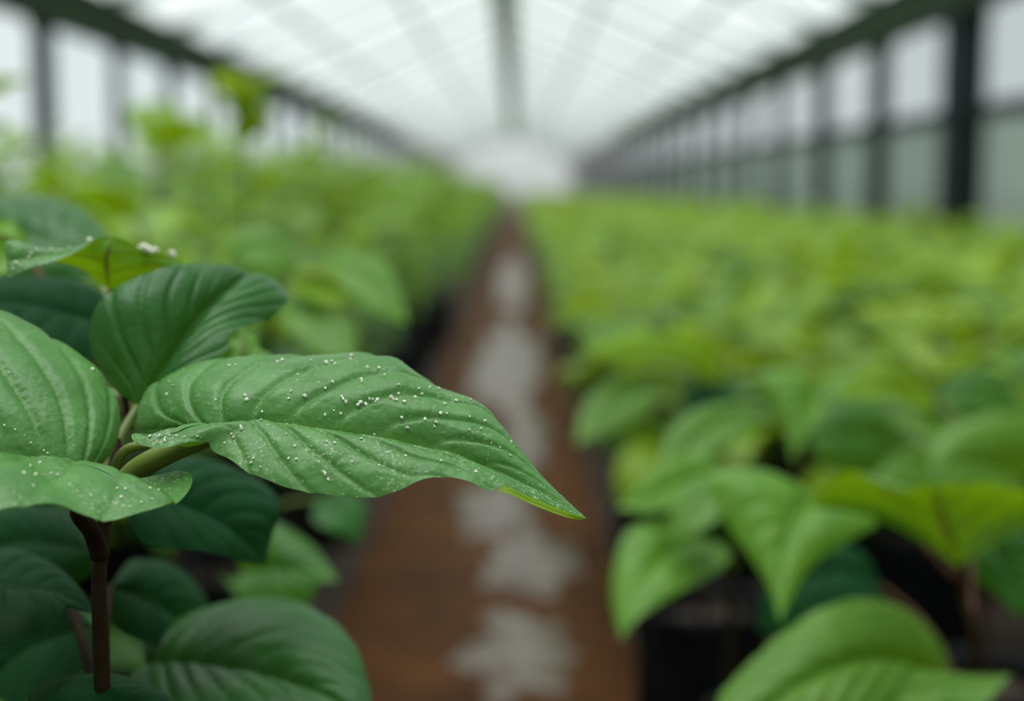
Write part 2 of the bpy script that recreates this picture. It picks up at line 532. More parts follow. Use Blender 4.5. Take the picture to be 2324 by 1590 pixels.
def bag_parts(root, r=.075, h=.17, rs=None):
    rs = rs or random.Random(1)
    b = MB(); n = 28
    prof = [(.90, 0), (1.0, .012), (1.02, .08), (.99, .14), (1.03, h), (1.06, h + .012), (1.0, h + .014), (.97, h), (.95, h - .02)]
    vs = []; fs = []
    for (f, z) in prof:
        for k in range(n):
            a = 2 * math.pi * k / n
            q = 1 + .035 * math.sin(a * 5 + z * 30) + .02 * math.sin(a * 9 - z * 50)
            vs.append((math.cos(a) * r * f * q, math.sin(a) * r * f * q, z))
    for i in range(len(prof) - 1):
        for k in range(n): fs.append((i * n + k, i * n + (k + 1) % n, (i + 1) * n + (k + 1) % n, (i + 1) * n + k))
    fs.append(tuple(range(n - 1, -1, -1)))
    b.add(vs, fs)
    b.build('nursery_bag', M['bag'], root)
    s = MB(); vs = [(0, 0, h - .008)]; fs = []
    for ring in (.5, 1.0):
        for k in range(20):
            a = 2 * math.pi * k / 20
            vs.append((math.cos(a) * r * .94 * ring, math.sin(a) * r * .94 * ring, h - .016 + .006 * math.sin(a * 3 + ring * 5)))
    for k in range(20):
        fs.append((0, 1 + k, 1 + (k + 1) % 20)); fs.append((1 + k, 21 + k, 21 + (k + 1) % 20, 1 + (k + 1) % 20))
    s.add(vs, fs); s.build('soil', M['soil'], root)


def traced_plant(label, x, y, stem_pts, leaves, group=None, stem_r=.0042):
    """stem_pts: world points above the bag; leaves: list of dicts for leaf_mesh"""
    root = empty('leafy_plant', (x, y, 0))
    tag(root, label, 'plant', group)
    base = Vector((x, y, 0))
    bag_parts(root)
    st = [Vector((x, y, .155))] + [Vector(p) for p in stem_pts]
    loc = [p - base for p in st]
    sm = MB(); cs = catmull(loc, 26); sm.tube(cs, [stem_r * (1.15 - .55 * i / 25) for i in range(26)], 10)
    sm.build('stem', M['stem'], root)
    objs = []
    for i, k in enumerate(leaves):
        k = dict(k)
        mat = k.pop('mat'); pet = k.pop('pet', 'petiole'); via = k.pop('via', None); pr = k.pop('pr', .0018); sz = k.pop('sz', None)
        lab = k.pop('label', None)
        me, a, t = leaf_mesh('leaf', base=base, seed=i * 3.1 + x * 10, **k)
        o = link('leaf', me, M[mat], root)
        if lab: o['label'] = lab
        if pet:
            hd = (Vector((a.x, a.y)) - Vector((loc[-1].x, loc[-1].y))).length
            sp = stem_at(cs, sz if sz else min(max(.2, a.z - .35 * hd - .015), loc[-1].z))
            if via: pts = [sp] + [Vector(v) - base for v in via] + [a]
            else: pts = [sp, sp.lerp(a, .5) + Vector((0, 0, .25 * hd * .5)) + t * .006, a]
            pm = MB(); pm.tube(catmull(pts, 14), [pr * (1.25 - .35 * q / 13) for q in range(14)], 8)
            pm.build('petiole', M[pet], o)
        objs.append(o)
    return root, objs


# ------------------------------------------------------------------ foreground plant (sharp)
D = .445
L1 = dict(mat='hero', d=(.452, .445, .440), dl=.036, dr=-.006, nu=260, nv=48, lobe=.2, ampr=.6, nvein=9, sweep=.40, vexp=.72, amp=.0023, bulge=.10, crink=.00035, mp=1.35, dustl=.35, dustr=1.0,
          wave=.0006, vw=.07,
          mid=[(470, 992), (520, 975), (590, 966), (680, 965), (800, 978), (950, 1004), (1100, 1058), (1200, 1103), (1270, 1140), (1331, 1176)],
          left=[(470, 992, .452), (420, 985, .460), (350, 985, .468), (316, 965, .474), (318, 920, .480), (350, 872, .486), (420, 842, .489), (500, 824, .490), (640, 813, .490), (790, 808, .487), (880, 820, .482), (925, 842, .478),
                (985, 882, .474), (1060, 906, .468), (1120, 945, .463), (1165, 1000, .458), (1210, 1060, .453), (1265, 1117, .447), (1331, 1176, .440)],
          right=[(470, 992, .452), (420, 991, .449), (350, 983, .443), (302, 980, .441), (304, 998, .437), (335, 1016, .434), (380, 1019, .432), (430, 1004, .434), (470, 1002, .436), (483, 1025, .436), (520, 1046, .434),
                 (560, 1075, .431), (640, 1110, .428), (740, 1124, .427), (830, 1129, .427), (900, 1116, .428), (955, 1092, .430), (1010, 1085, .432), (1060, 1093, .432), (1108, 1115, .432), (1142, 1104, .434), (1200, 1127, .436), (1270, 1156, .438), (1331, 1176, .440)],
          pet='petiole', pr=.0036, label='pointed dusty green leaf in sharp focus, sprinkled with white grains')
L2 = dict(mat='hero', d=(.442, .43), dl=.03, dr=-.03, nu=150, nv=36, lobe=.2, ampr=.5, nvein=8, sweep=.42, vexp=.75, amp=.0022, bulge=.09, crink=.0002, mp=1.3, dustl=.25, dustr=.8, wave=.0006, vw=.07,
          mid=[(186, 1098, .442), (150, 1078, .441), (80, 1054, .438), (0, 1037, .434), (-150, 1035, .428), (-330, 1075, .42), (-480, 1150, .412)],
          left=[(186, 1098, .442), (200, 1075, .452), (240, 1046, .462), (262, 1010, .468), (269, 960, .474), (258, 905, .48), (225, 850, .485), (180, 808, .487), (120, 768, .489), (60, 738, .49), (0, 714, .49), (-120, 700, .485), (-260, 740, .47), (-380, 900, .44), (-480, 1150, .412)],
          right=[(186, 1098, .442), (230, 1103, .440), (290, 1104, .438), (345, 1085, .439), (395, 1070, .440), (430, 1073, .438), (436, 1095, .433), (415, 1124, .426), (370, 1154, .418), (300, 1172, .410), (245, 1180, .405), (190, 1168, .402), (130, 1146, .398), (65, 1150, .392), (0, 1164, .388), (-150, 1200, .385), (-320, 1200, .39), (-480, 1150, .412)],
          pet='stem', pr=.0026, label='broad dusty leaf cut off by the left edge')
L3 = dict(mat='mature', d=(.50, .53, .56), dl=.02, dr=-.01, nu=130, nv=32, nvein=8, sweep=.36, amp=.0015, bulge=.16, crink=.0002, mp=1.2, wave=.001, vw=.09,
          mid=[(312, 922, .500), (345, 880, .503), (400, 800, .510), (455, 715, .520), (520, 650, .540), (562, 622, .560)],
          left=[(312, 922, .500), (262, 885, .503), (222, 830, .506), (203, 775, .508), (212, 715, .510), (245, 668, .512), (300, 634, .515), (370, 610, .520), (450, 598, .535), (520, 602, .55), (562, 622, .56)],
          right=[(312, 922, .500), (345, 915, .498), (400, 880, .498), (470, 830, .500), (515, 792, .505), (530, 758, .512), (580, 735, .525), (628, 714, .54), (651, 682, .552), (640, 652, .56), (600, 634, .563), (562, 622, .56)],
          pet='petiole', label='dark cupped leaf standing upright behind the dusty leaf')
L4a = dict(mat='bright', under=True, d=.53, dl=0, dr=0, nu=60, nv=18, nvein=3, sweep=.05, amp=.0004, bulge=.08, mp=1.0, vw=.12,
           mid=[(250, 660, 0.540), (244, 630, 0.535), (240, 590, 0.530), (246, 560, 0.530), (255, 534, 0.535)],
           left=[(250, 660, 0.540), (215, 632, 0.535), (170, 604, 0.525), (125, 594, 0.515), (150, 575, 0.515), (185, 556, 0.520), (215, 541, 0.525), (255, 534, 0.535)],
           right=[(250, 660, 0.540), (290, 650, 0.545), (350, 622, 0.550), (400, 608, 0.553), (434, 606, 0.555), (415, 594, 0.555), (370, 575, 0.550), (325, 566, 0.545), (290, 545, 0.540), (255, 534, 0.535)],
           pet='petiole_red', pr=.0015, via=[at(262, 720, .635), at(285, 860, .61), at(292, 960, .54)], label='yellow-green leaf seen from its brown-veined underside')
L4b = dict(mat='hero', d=.51, dl=0, dr=0, nu=60, nv=10, nvein=5, sweep=.2, amp=.0004, bulge=.12, mp=1.0, dustl=.9, dustr=.9,
           mid=[(218, 543, 0.523), (150, 577, 0.513), (90, 585, 0.507), (45, 590, 0.505), (14, 592, 0.505)],
           left=[(218, 543, 0.523), (160, 562, 0.517), (100, 564, 0.513), (50, 549, 0.511), (18, 546, 0.510), (9, 560, 0.508), (14, 592, 0.505)],
           right=[(218, 543, 0.523), (170, 572, 0.512), (130, 592, 0.505), (70, 608, 0.502), (30, 626, 0.501), (16, 628, 0.502), (14, 592, 0.505)],
           pet=None, label='grey-green turned-over rim of the upper leaf')
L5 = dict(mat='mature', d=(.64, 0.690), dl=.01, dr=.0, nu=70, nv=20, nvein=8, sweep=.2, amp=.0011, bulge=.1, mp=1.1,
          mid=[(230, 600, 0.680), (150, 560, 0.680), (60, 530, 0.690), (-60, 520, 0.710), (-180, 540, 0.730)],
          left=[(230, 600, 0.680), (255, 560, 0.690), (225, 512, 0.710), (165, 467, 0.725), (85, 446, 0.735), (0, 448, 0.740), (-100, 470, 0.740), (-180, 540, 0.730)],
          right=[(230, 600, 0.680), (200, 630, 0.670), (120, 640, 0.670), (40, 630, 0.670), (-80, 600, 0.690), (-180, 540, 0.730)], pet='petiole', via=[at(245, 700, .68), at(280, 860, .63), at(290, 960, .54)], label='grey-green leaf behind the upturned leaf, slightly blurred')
L5b = dict(mat='bright', under=True, d=.56, dl=0, dr=0, nu=40, nv=10, nvein=5, amp=.0005, bulge=.1,
           mid=[(60, 570, 0.640), (30, 545, 0.640), (0, 530, 0.640), (-60, 540, 0.650)],
           left=[(60, 570, 0.640), (62, 545, 0.640), (35, 508, 0.645), (0, 500, 0.650), (-60, 540, 0.650)],
           right=[(60, 570, 0.640), (30, 600, 0.635), (0, 620, 0.630), (-40, 600, 0.640), (-60, 540, 0.650)], pet='petiole_red', pr=.0014, via=[at(100, 680, .655), at(200, 800, .66), at(285, 960, .55)])
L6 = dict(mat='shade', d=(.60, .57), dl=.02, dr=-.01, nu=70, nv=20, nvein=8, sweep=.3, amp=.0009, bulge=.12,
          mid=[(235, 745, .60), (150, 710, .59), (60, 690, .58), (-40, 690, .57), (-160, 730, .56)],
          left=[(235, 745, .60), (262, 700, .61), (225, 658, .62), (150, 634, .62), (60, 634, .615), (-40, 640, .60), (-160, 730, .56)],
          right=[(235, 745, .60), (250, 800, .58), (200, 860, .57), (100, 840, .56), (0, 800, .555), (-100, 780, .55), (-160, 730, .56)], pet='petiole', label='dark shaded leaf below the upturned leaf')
L7 = dict(mat='mature', under=True, d=.58, dl=0, dr=0, nu=40, nv=12, nvein=5, amp=.0004, bulge=.06, wave=.0015,
          mid=[(500, 850, .57), (540, 810, .575), (550, 780, .58), (552, 748, .59)],
          left=[(500, 850, .57), (470, 840, .57), (510, 800, .575), (528, 765, .58), (552, 748, .59)],
          right=[(500, 850, .57), (580, 850, .58), (622, 828, .58), (600, 795, .585), (580, 765, .59), (552, 748, .59)], pet=None, label='small bright green leaf edge peeping out above the dusty leaf')
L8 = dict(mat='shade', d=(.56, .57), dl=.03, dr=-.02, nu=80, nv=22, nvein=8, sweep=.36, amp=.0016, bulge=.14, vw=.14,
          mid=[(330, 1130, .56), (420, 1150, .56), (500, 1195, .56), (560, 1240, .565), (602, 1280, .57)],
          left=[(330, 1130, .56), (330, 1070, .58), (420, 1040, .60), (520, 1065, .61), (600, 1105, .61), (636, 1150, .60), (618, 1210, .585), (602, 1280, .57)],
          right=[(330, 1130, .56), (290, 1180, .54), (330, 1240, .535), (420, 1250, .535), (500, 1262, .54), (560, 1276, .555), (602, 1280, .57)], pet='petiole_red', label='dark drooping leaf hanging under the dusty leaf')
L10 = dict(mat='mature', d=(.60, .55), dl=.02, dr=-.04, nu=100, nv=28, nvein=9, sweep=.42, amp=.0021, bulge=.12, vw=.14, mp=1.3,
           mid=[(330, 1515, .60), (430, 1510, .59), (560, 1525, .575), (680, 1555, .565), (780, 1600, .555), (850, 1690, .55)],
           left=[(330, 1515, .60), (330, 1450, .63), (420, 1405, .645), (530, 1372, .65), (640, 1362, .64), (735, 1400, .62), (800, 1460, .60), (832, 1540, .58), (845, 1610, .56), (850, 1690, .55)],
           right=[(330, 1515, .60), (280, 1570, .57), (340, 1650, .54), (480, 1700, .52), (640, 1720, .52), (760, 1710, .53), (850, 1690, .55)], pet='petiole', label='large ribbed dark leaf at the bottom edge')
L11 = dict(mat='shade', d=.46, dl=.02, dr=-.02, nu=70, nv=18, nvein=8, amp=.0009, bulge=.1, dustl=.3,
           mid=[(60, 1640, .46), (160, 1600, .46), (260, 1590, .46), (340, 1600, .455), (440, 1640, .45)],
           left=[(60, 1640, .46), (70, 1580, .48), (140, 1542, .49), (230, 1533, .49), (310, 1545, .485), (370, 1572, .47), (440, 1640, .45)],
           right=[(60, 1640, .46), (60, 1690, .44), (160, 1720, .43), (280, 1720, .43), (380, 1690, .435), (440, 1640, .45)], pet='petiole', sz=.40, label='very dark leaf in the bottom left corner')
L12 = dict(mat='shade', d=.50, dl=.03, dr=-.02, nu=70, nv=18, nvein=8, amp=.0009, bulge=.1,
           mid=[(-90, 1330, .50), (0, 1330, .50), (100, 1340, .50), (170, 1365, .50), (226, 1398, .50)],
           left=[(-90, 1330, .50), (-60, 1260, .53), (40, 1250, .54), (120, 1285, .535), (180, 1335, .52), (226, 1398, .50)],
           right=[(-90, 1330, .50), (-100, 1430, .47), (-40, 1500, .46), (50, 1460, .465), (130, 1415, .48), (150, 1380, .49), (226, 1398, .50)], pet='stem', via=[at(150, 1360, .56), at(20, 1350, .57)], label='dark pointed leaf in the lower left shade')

L19 = dict(mat='shade', d=(.60, .64), dl=.02, dr=-.02, nu=60, nv=16, nvein=8, sweep=.3, amp=.0012, bulge=.12,  # added dark leaves fill the shaded corner, its shade put in their colour
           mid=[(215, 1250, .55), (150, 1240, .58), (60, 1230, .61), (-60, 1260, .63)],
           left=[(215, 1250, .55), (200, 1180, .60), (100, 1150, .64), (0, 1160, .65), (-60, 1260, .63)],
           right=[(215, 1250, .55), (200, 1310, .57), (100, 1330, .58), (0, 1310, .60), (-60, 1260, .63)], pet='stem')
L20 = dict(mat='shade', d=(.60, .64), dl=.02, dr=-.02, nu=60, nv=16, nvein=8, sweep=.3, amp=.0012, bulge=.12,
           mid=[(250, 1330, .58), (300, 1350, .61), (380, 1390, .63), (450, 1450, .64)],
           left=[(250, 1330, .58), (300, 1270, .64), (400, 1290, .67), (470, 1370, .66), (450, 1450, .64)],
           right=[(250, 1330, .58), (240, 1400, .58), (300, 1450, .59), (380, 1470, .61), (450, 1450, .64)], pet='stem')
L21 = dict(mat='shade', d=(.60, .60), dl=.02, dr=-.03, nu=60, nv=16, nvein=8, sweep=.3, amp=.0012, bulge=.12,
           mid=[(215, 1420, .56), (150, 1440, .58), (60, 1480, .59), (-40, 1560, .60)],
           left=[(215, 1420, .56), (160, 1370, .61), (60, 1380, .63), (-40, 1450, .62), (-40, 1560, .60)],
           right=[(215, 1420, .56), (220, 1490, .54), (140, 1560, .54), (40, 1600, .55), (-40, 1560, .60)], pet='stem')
hx = at(228, 1560, .468)
stem_top = at(262, 1000, .490)
spts = [at(232, 1560, .466), at(226, 1400, .466), at(224, 1250, .467), at(235, 1190, .470), at(258, 1110, .478), stem_top]
RIM = dict(under=True, d=.436, dl=0, dr=0, nu=50, nv=5, nvein=4, amp=.0001, bulge=.06, mp=1.0, crink=.0001,
           mid=[(1128, 1113, .433), (1165, 1113, .433), (1210, 1138, .435), (1270, 1162, .437), (1331, 1176, .440)],
           left=[(1128, 1113, .433), (1143, 1103, .434), (1165, 1109, .435), (1200, 1126, .436), (1270, 1155, .438), (1331, 1176, .440)],
           right=[(1128, 1113, .433), (1160, 1122, .431), (1210, 1146, .433), (1270, 1169, .436), (1310, 1178, .439), (1331, 1176, .440)])
L1['via'] = [at(276, 1110, .465), at(310, 1068, .458), at(380, 1028, .452)]; L1['sz'] = at(250, 1150, .47).z
L2['via'] = [at(208, 1205, .460), at(178, 1165, .452), at(182, 1130, .446)]; L2['sz'] = at(224, 1262, .467).z
L8['sz'] = at(226, 1300, .466).z
hero, hl = traced_plant('dark-stemmed plant with dusty pointed leaves, in focus at the left', hx.x, hx.y, spts,
                        [L1, L2, L3, L4a, L4b, L5, L5b, L6, L7, L8, L10, L11, L12, L19, L20, L21], stem_r=.0037)
me, a, t = leaf_mesh('curled_margin', base=(hx.x, hx.y, 0), **RIM)
tag(link('curled_margin', me, M['lime'], hl[0]), 'bright yellow-green curled edge near the leaf tip')
# a short green side shoot beside the petiole
b = MB(); base = Vector((hx.x, hx.y, 0))
b.tube(catmull([at(245, 1110, .474) - base, at(258, 1080, .472) - base, at(266, 1045, .470) - base, at(290, 1018, .469) - base, at(335, 1008, .468) - base], 14), .0016, 8)
b.build('side_shoot', M['petiole'], hero)
b = MB()
b.tube([at(222, 1235, .463) - base, at(216, 1215, .462) - base, at(213, 1200, .462) - base], [.002, .0017, .0006], 8)
b.build('bud', M['petiole'], hero)
# trim over the axils: short stem fork to the left petiole is the petiole of the left leaf itself

# grains of white dust lying on the leaves
def bvh_of(o):
    me = o.data; mw = Vector((hx.x, hx.y, 0))
    return BVHTree.FromPolygons([v.co + mw for v in me.vertices], [tuple(p.vertices) for p in me.polygons])


rg = random.Random(11)
gm = []
for k in range(5):
    mb = MB(); vs = []; fs = []
    ph = 5; th = 7
    for i in range(ph + 1):
        for j in range(th):
            a = math.pi * i / ph; b_ = 2 * math.pi * j / th
            p = Vector((math.sin(a) * math.cos(b_), math.sin(a) * math.sin(b_), math.cos(a) * .75))
            vs.append(p * (1 + .45 * noise.noise(p * 1.7 + Vector((k * 7, 0, 0)))))
    for i in range(ph):
        for j in range(th): fs.append((i * th + j, (i + 1) * th + j, (i + 1) * th + (j + 1) % th, i * th + (j + 1) % th))
    mb.add(vs, fs); me = mb.mesh('white_grain'); me.materials.append(M['grain']); gm.append(me)


def hit(tree, px, py):
    dr_ = (at(px, py, 1.0) - cam.location).normalized()
    p, n, i, d_ = tree.ray_cast(cam.location, dr_)
    if p and n.dot(dr_) > 0: n = -n
    return p, n


def grain(tree, px, py, r, label, group):
    p, n = hit(tree, px, py)
    if not p: return
    o = bpy.data.objects.new('white_grain', rg.choice(gm)); COL.objects.link(o)
    o.location = p + n * r * .35
    o.rotation_euler = (rg.random() * 6, rg.random() * 6, rg.random() * 6)
    o.scale = (r, r * rg.uniform(.75, 1.1), r * rg.uniform(.7, 1))
    tag(o, label, 'grain', group)


t1, t2, t4 = bvh_of(hl[0]), bvh_of(hl[1]), bvh_of(hl[4])
GL = 'tiny white grain on the upper half of the dusty pointed leaf'
G1 = [(557, 898, .9), (560, 906, .8), (692, 899, 1.0), (660, 888, .6), (655, 904, .5), (755, 867, .7), (738, 881, .6), (723, 869, .5), (675, 850, .6), (820, 862, .8), (821, 866, .6), (873, 852, .75), (904, 873, .6), (779, 905, .8), (785, 912, .8), (775, 899, .5),
      (812, 918, .8), (818, 912, .8), (830, 917, .9), (838, 905, .7), (845, 906, .8), (856, 909, 1.0), (852, 913, .7), (888, 903, 1.0), (893, 907, .6), (905, 893, .7), (900, 908, .7), (918, 912, .8), (957, 894, .8), (942, 902, .7), (950, 882, .6), (1009, 917, .7),
      (738, 941, .8), (773, 938, .7), (758, 931, .4), (595, 934, .5), (592, 953, .6), (547, 973, .9), (546, 967, .6), (490, 907, .5), (379, 895, .7), (394, 875, .6), (384, 866, .6), (520, 830, .7), (535, 828, .5), (640, 818, .9), (630, 822, .7), (740, 822, .8), (752, 820, .7), (760, 826, .6), (798, 808, 1.0), (796, 815, .6), (705, 818, .6), (833, 835, .9), (860, 835, .6),
      (912, 947, .7), (965, 952, .8), (990, 958, .7), (986, 968, .6), (924, 970, .8), (1000, 937, .6), (1014, 938, .5), (1066, 945, .5), (1100, 955, .8), (1065, 975, .6), (1092, 972, .5), (1160, 1002, .6), (1158, 1033, .5), (1135, 1014, .4), (1115, 1005, .4), (1068, 908, .7), (1035, 908, .6), (975, 879, .6), (995, 883, .7)]
for (x, y, r) in G1: grain(t1, x, y, r * .00085, GL, 'white grains on the dusty leaf')
GL2 = 'tiny pale grain on the drooping lower half of the dusty pointed leaf'
G2 = [(570, 1050, .8), (592, 1060, .6), (575, 1040, .6), (650, 985, .5), (668, 1012, .6), (655, 1040, .6), (672, 1042, .7), (738, 1075, .9), (735, 1070, .7), (745, 1088, .7), (800, 1048, .7), (760, 1005, .6), (742, 1002, .6), (820, 995, .6), (850, 985, .5), (920, 1035, .6), (1000, 1045, .5), (1080, 1070, .6), (525, 985, .6), (530, 992, .7), (510, 1005, .5), (700, 992, .4), (860, 1055, .5),
      (340, 990, .8), (375, 995, .8), (374, 1001, .7), (352, 988, .5), (362, 988, .5), (385, 988, .6), (400, 990, .6), (420, 991, .5), (448, 990, .7)]
for (x, y, r) in G2: grain(t1, x, y, r * .0008, GL2, 'pale grains on the lower half of the dusty leaf')
GL3 = 'tiny white grain on the broad leaf at the left edge'
G3 = [(209, 838, .8), (20, 846, .5), (54, 1074, .7), (80, 1077, .7), (90, 1050, .6), (68, 1058, .6), (115, 1075, .6), (130, 1078, .6), (158, 1100, .6), (206, 1125, .6), (175, 1115, .5), (275, 1128, .6), (285, 1110, .6), (265, 1108, .6), (340, 1108, .6), (345, 1132, .5), (360, 1112, .5), (34, 975, .5), (10, 965, .5), (70, 1005, .5), (100, 1022, .5), (108, 1028, .5), (55, 988, .4), (75, 1103, .5), (320, 1140, .5), (295, 1150, .5)]
for (x, y, r) in G3: grain(t2, x, y, r * .0008, GL3, 'white grains on the broad left leaf')
GL4 = 'white grain on the rim of the upturned leaf'
G4 = [(36, 597, .8), (82, 567, .7), (70, 575, .6), (115, 567, .7), (158, 562, .6), (30, 610, .6), (66, 583, .5), (95, 568, .5), (135, 567, .5)]
for (x, y, r) in G4: grain(t4, x, y, r * .0009, GL4, 'grains on the turned-over rim')
for (x, y, r) in [(204, 541, 1.0), (318, 562, 1.4), (326, 556, 1.5), (335, 562, 1.5), (345, 566, 1.4), (352, 564, 1.2), (390, 571, 1.2), (394, 577, 1.0)]:
    p = at(x, y + 3, .526 if x < 250 else .546)
    o = bpy.data.objects.new('white_grain', rg.choice(gm)); COL.objects.link(o); o.location = p
    o.scale = (r * .0011,) * 3
    tag(o, 'white crumb lying on the top edge of the upturned leaf', 'grain', 'crumbs on the upturned leaf')

# finest dust: one uncountable scatter over the lower half of the dusty leaf
dm = MB()
meL = hl[0].data
cnt = 0
rd = random.Random(3)
octv = [(1, 0, 0), (-1, 0, 0), (0, 1, 0), (0, -1, 0), (0, 0, 1), (0, 0, -1)]
octf = [(0, 2, 4), (2, 1, 4), (1, 3, 4), (3, 0, 4), (2, 0, 5), (1, 2, 5), (3, 1, 5), (0, 3, 5)]
dat = [a.value for a in meL.attributes['dust'].data]
while cnt < 650:
    p = rd.choice(meL.polygons)
    c = p.center
    if rd.random() > .15 + .85 * dat[p.vertices[0]] * max(0, noise.noise(c * 60) * 1.6 + .1): continue
    if p.area < 1e-8: continue
    a_, b_, c_, d_ = [meL.vertices[i].co for i in p.vertices]
    s_, q_ = rd.random(), rd.random()
    c = (a_.lerp(b_, s_)).lerp(d_.lerp(c_, s_), q_)
    r = rd.uniform(.00008, .00022)
    dm.add([c + base + Vector(v) * r for v in octv], octf); cnt += 1
tag(dm.build('white_dust', M['grain']), 'fine pale dust scattered over the dusty pointed leaf', 'dust', None, 'stuff')

# ------------------------------------------------------------------ right-hand foreground plants (blurred)
def q(mid, left, right, mat, d, dl=.02, dr=-.02, **k):
    r = dict(mid=mid, left=left, right=right, mat=mat, d=d, dl=dl, dr=dr, nu=60, nv=18, nvein=8, sweep=.3, amp=.0018, bulge=.12, crink=.0003)
    r.update(k); return r


R1 = q([(1850, 1120), (1815, 1160), (1790, 1220), (1775, 1310), (1770, 1412)],
       [(1850, 1120), (1800, 1095), (1730, 1068), (1650, 1064), (1612, 1085), (1625, 1150), (1665, 1215), (1705, 1270), (1745, 1335), (1770, 1412)],
       [(1850, 1120), (1900, 1140), (1960, 1165), (1990, 1190), (1940, 1222), (1880, 1255), (1830, 1300), (1800, 1355), (1770, 1412)],
       'bright', (.92, .84), .02, .01, label='pale green heart-shaped leaf drooping to a point')
R2 = q([(2172, 1286), (2160, 1240), (2140, 1180), (2125, 1130), (2110, 1098)],
       [(2172, 1286), (2110, 1240), (2040, 1200), (1950, 1165), (1848, 1152), (1880, 1100), (1935, 1070), (1985, 1092), (2050, 1110), (2110, 1098)],
       [(2172, 1286), (2230, 1256), (2300, 1215), (2380, 1200), (2440, 1170), (2400, 1130), (2320, 1112), (2250, 1098), (2180, 1100), (2110, 1098)],
       'bright', (.86, .83), -.02, .0, under=True, pet='petiole_red', nvein=5, label='yellow-green underside of an arching leaf with brown veins')
R3 = q([(2140, 1560), (2040, 1500), (1930, 1500), (1800, 1560), (1650, 1680)],
       [(2140, 1560), (2150, 1500), (2110, 1430), (2040, 1378), (1950, 1360), (1860, 1384), (1770, 1445), (1690, 1520), (1630, 1590), (1650, 1680)],
       [(2140, 1560), (2130, 1600), (2050, 1620), (1960, 1650), (1850, 1700), (1750, 1720), (1650, 1680)],
       'bright', (.86, .76), .03, -.03, amp=.0032, nvein=9, label='large ribbed leaf at the bottom right edge')
R4 = q([(1900, 1640), (2000, 1580), (2100, 1560), (2200, 1555), (2295, 1530)],
       [(1900, 1640), (1930, 1580), (2020, 1540), (2120, 1528), (2220, 1535), (2295, 1530)],
       [(1900, 1640), (1980, 1680), (2100, 1680), (2200, 1630), (2260, 1575), (2295, 1530)], 'bright', (.80, .82), label='green leaf pointing right along the bottom edge')
R13 = q([(2230, 1215), (2270, 1260), (2300, 1320), (2310, 1400)],
        [(2230, 1215), (2200, 1250), (2205, 1300), (2250, 1340), (2310, 1400)],
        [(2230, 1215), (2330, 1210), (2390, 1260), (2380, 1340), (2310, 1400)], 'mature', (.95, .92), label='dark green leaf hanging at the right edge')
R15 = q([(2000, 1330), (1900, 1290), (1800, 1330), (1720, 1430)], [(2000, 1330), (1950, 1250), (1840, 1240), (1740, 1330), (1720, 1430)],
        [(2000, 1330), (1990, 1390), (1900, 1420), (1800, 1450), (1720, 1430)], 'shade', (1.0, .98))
for k_ in (R3, R4, R13, R15, R1): k_['pet'] = 'petiole_red'
sx = at(2212, 1510, .88)
traced_plant('plant with a big pale drooping leaf, nearest on the right', sx.x + .01, sx.y + .02,
             [Vector((sx.x, sx.y, sx.z)), at(2195, 1390, .88), at(2178, 1300, .88)], [R1, R2, R3, R4, R13, R15])

R5 = q([(1600, 1230), (1520, 1250), (1450, 1320), (1410, 1452)],
       [(1600, 1230), (1560, 1190), (1490, 1178), (1425, 1205), (1395, 1280), (1390, 1370), (1410, 1452)],
       [(1600, 1230), (1650, 1250), (1640, 1290), (1560, 1335), (1490, 1375), (1440, 1410), (1410, 1452)], 'bright', (1.05, .95), label='green leaf drooping over the path to a sharp tip')
R12 = q([(1640, 1060), (1560, 1085), (1480, 1120), (1398, 1152)],
        [(1640, 1060), (1600, 1035), (1530, 1040), (1470, 1080), (1398, 1152)],
        [(1640, 1060), (1620, 1110), (1560, 1150), (1480, 1165), (1398, 1152)], 'bright', (1.1, 1.02))
R12b = q([(1640, 1090), (1600, 1120), (1560, 1170), (1530, 1235)],
         [(1640, 1090), (1590, 1080), (1545, 1110), (1520, 1165), (1530, 1235)],
         [(1640, 1090), (1660, 1130), (1630, 1180), (1580, 1210), (1530, 1235)], 'bright', (1.02, .98))
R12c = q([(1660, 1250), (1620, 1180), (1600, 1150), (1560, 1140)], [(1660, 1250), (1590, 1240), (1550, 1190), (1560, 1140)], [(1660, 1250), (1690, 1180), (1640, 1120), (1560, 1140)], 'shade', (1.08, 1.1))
p5 = at(1660, 1260, 1.1)
traced_plant('low plant whose leaves droop over the right edge of the path', p5.x, p5.y, [Vector((p5.x, p5.y, p5.z)), at(1650, 1150, 1.1), at(1650, 1075, 1.1)], [R5, R12, R12b, R12c])

R7 = q([(1850, 870), (1830, 920), (1812, 980), (1800, 1050)],
       [(1850, 870), (1810, 842), (1750, 838), (1722, 855), (1745, 905), (1775, 960), (1790, 1010), (1800, 1050)],
       [(1850, 870), (1900, 850), (1970, 850), (1985, 865), (1920, 900), (1860, 950), (1825, 1000), (1800, 1050)], 'bright', (1.22, 1.15), label='folded pale leaf pointing straight down')
R8 = q([(1900, 900), (1960, 880), (2040, 860), (2130, 925)], [(1900, 900), (1950, 850), (2020, 826), (2080, 850), (2130, 925)],
       [(1900, 900), (1960, 905), (2030, 900), (2090, 925), (2130, 925)], 'lime', (1.14, 1.16), under=True, label='yellow-green underside catching the light')
R6 = q([(1770, 935), (1690, 935), (1600, 975), (1540, 1030), (1500, 1088)],
       [(1770, 935), (1720, 912), (1640, 916), (1560, 940), (1510, 1000), (1500, 1088)],
       [(1770, 935), (1740, 965), (1680, 1000), (1620, 1035), (1560, 1065), (1500, 1088)], 'bright', (1.25, 1.15), label='light green leaf hanging beside the path')
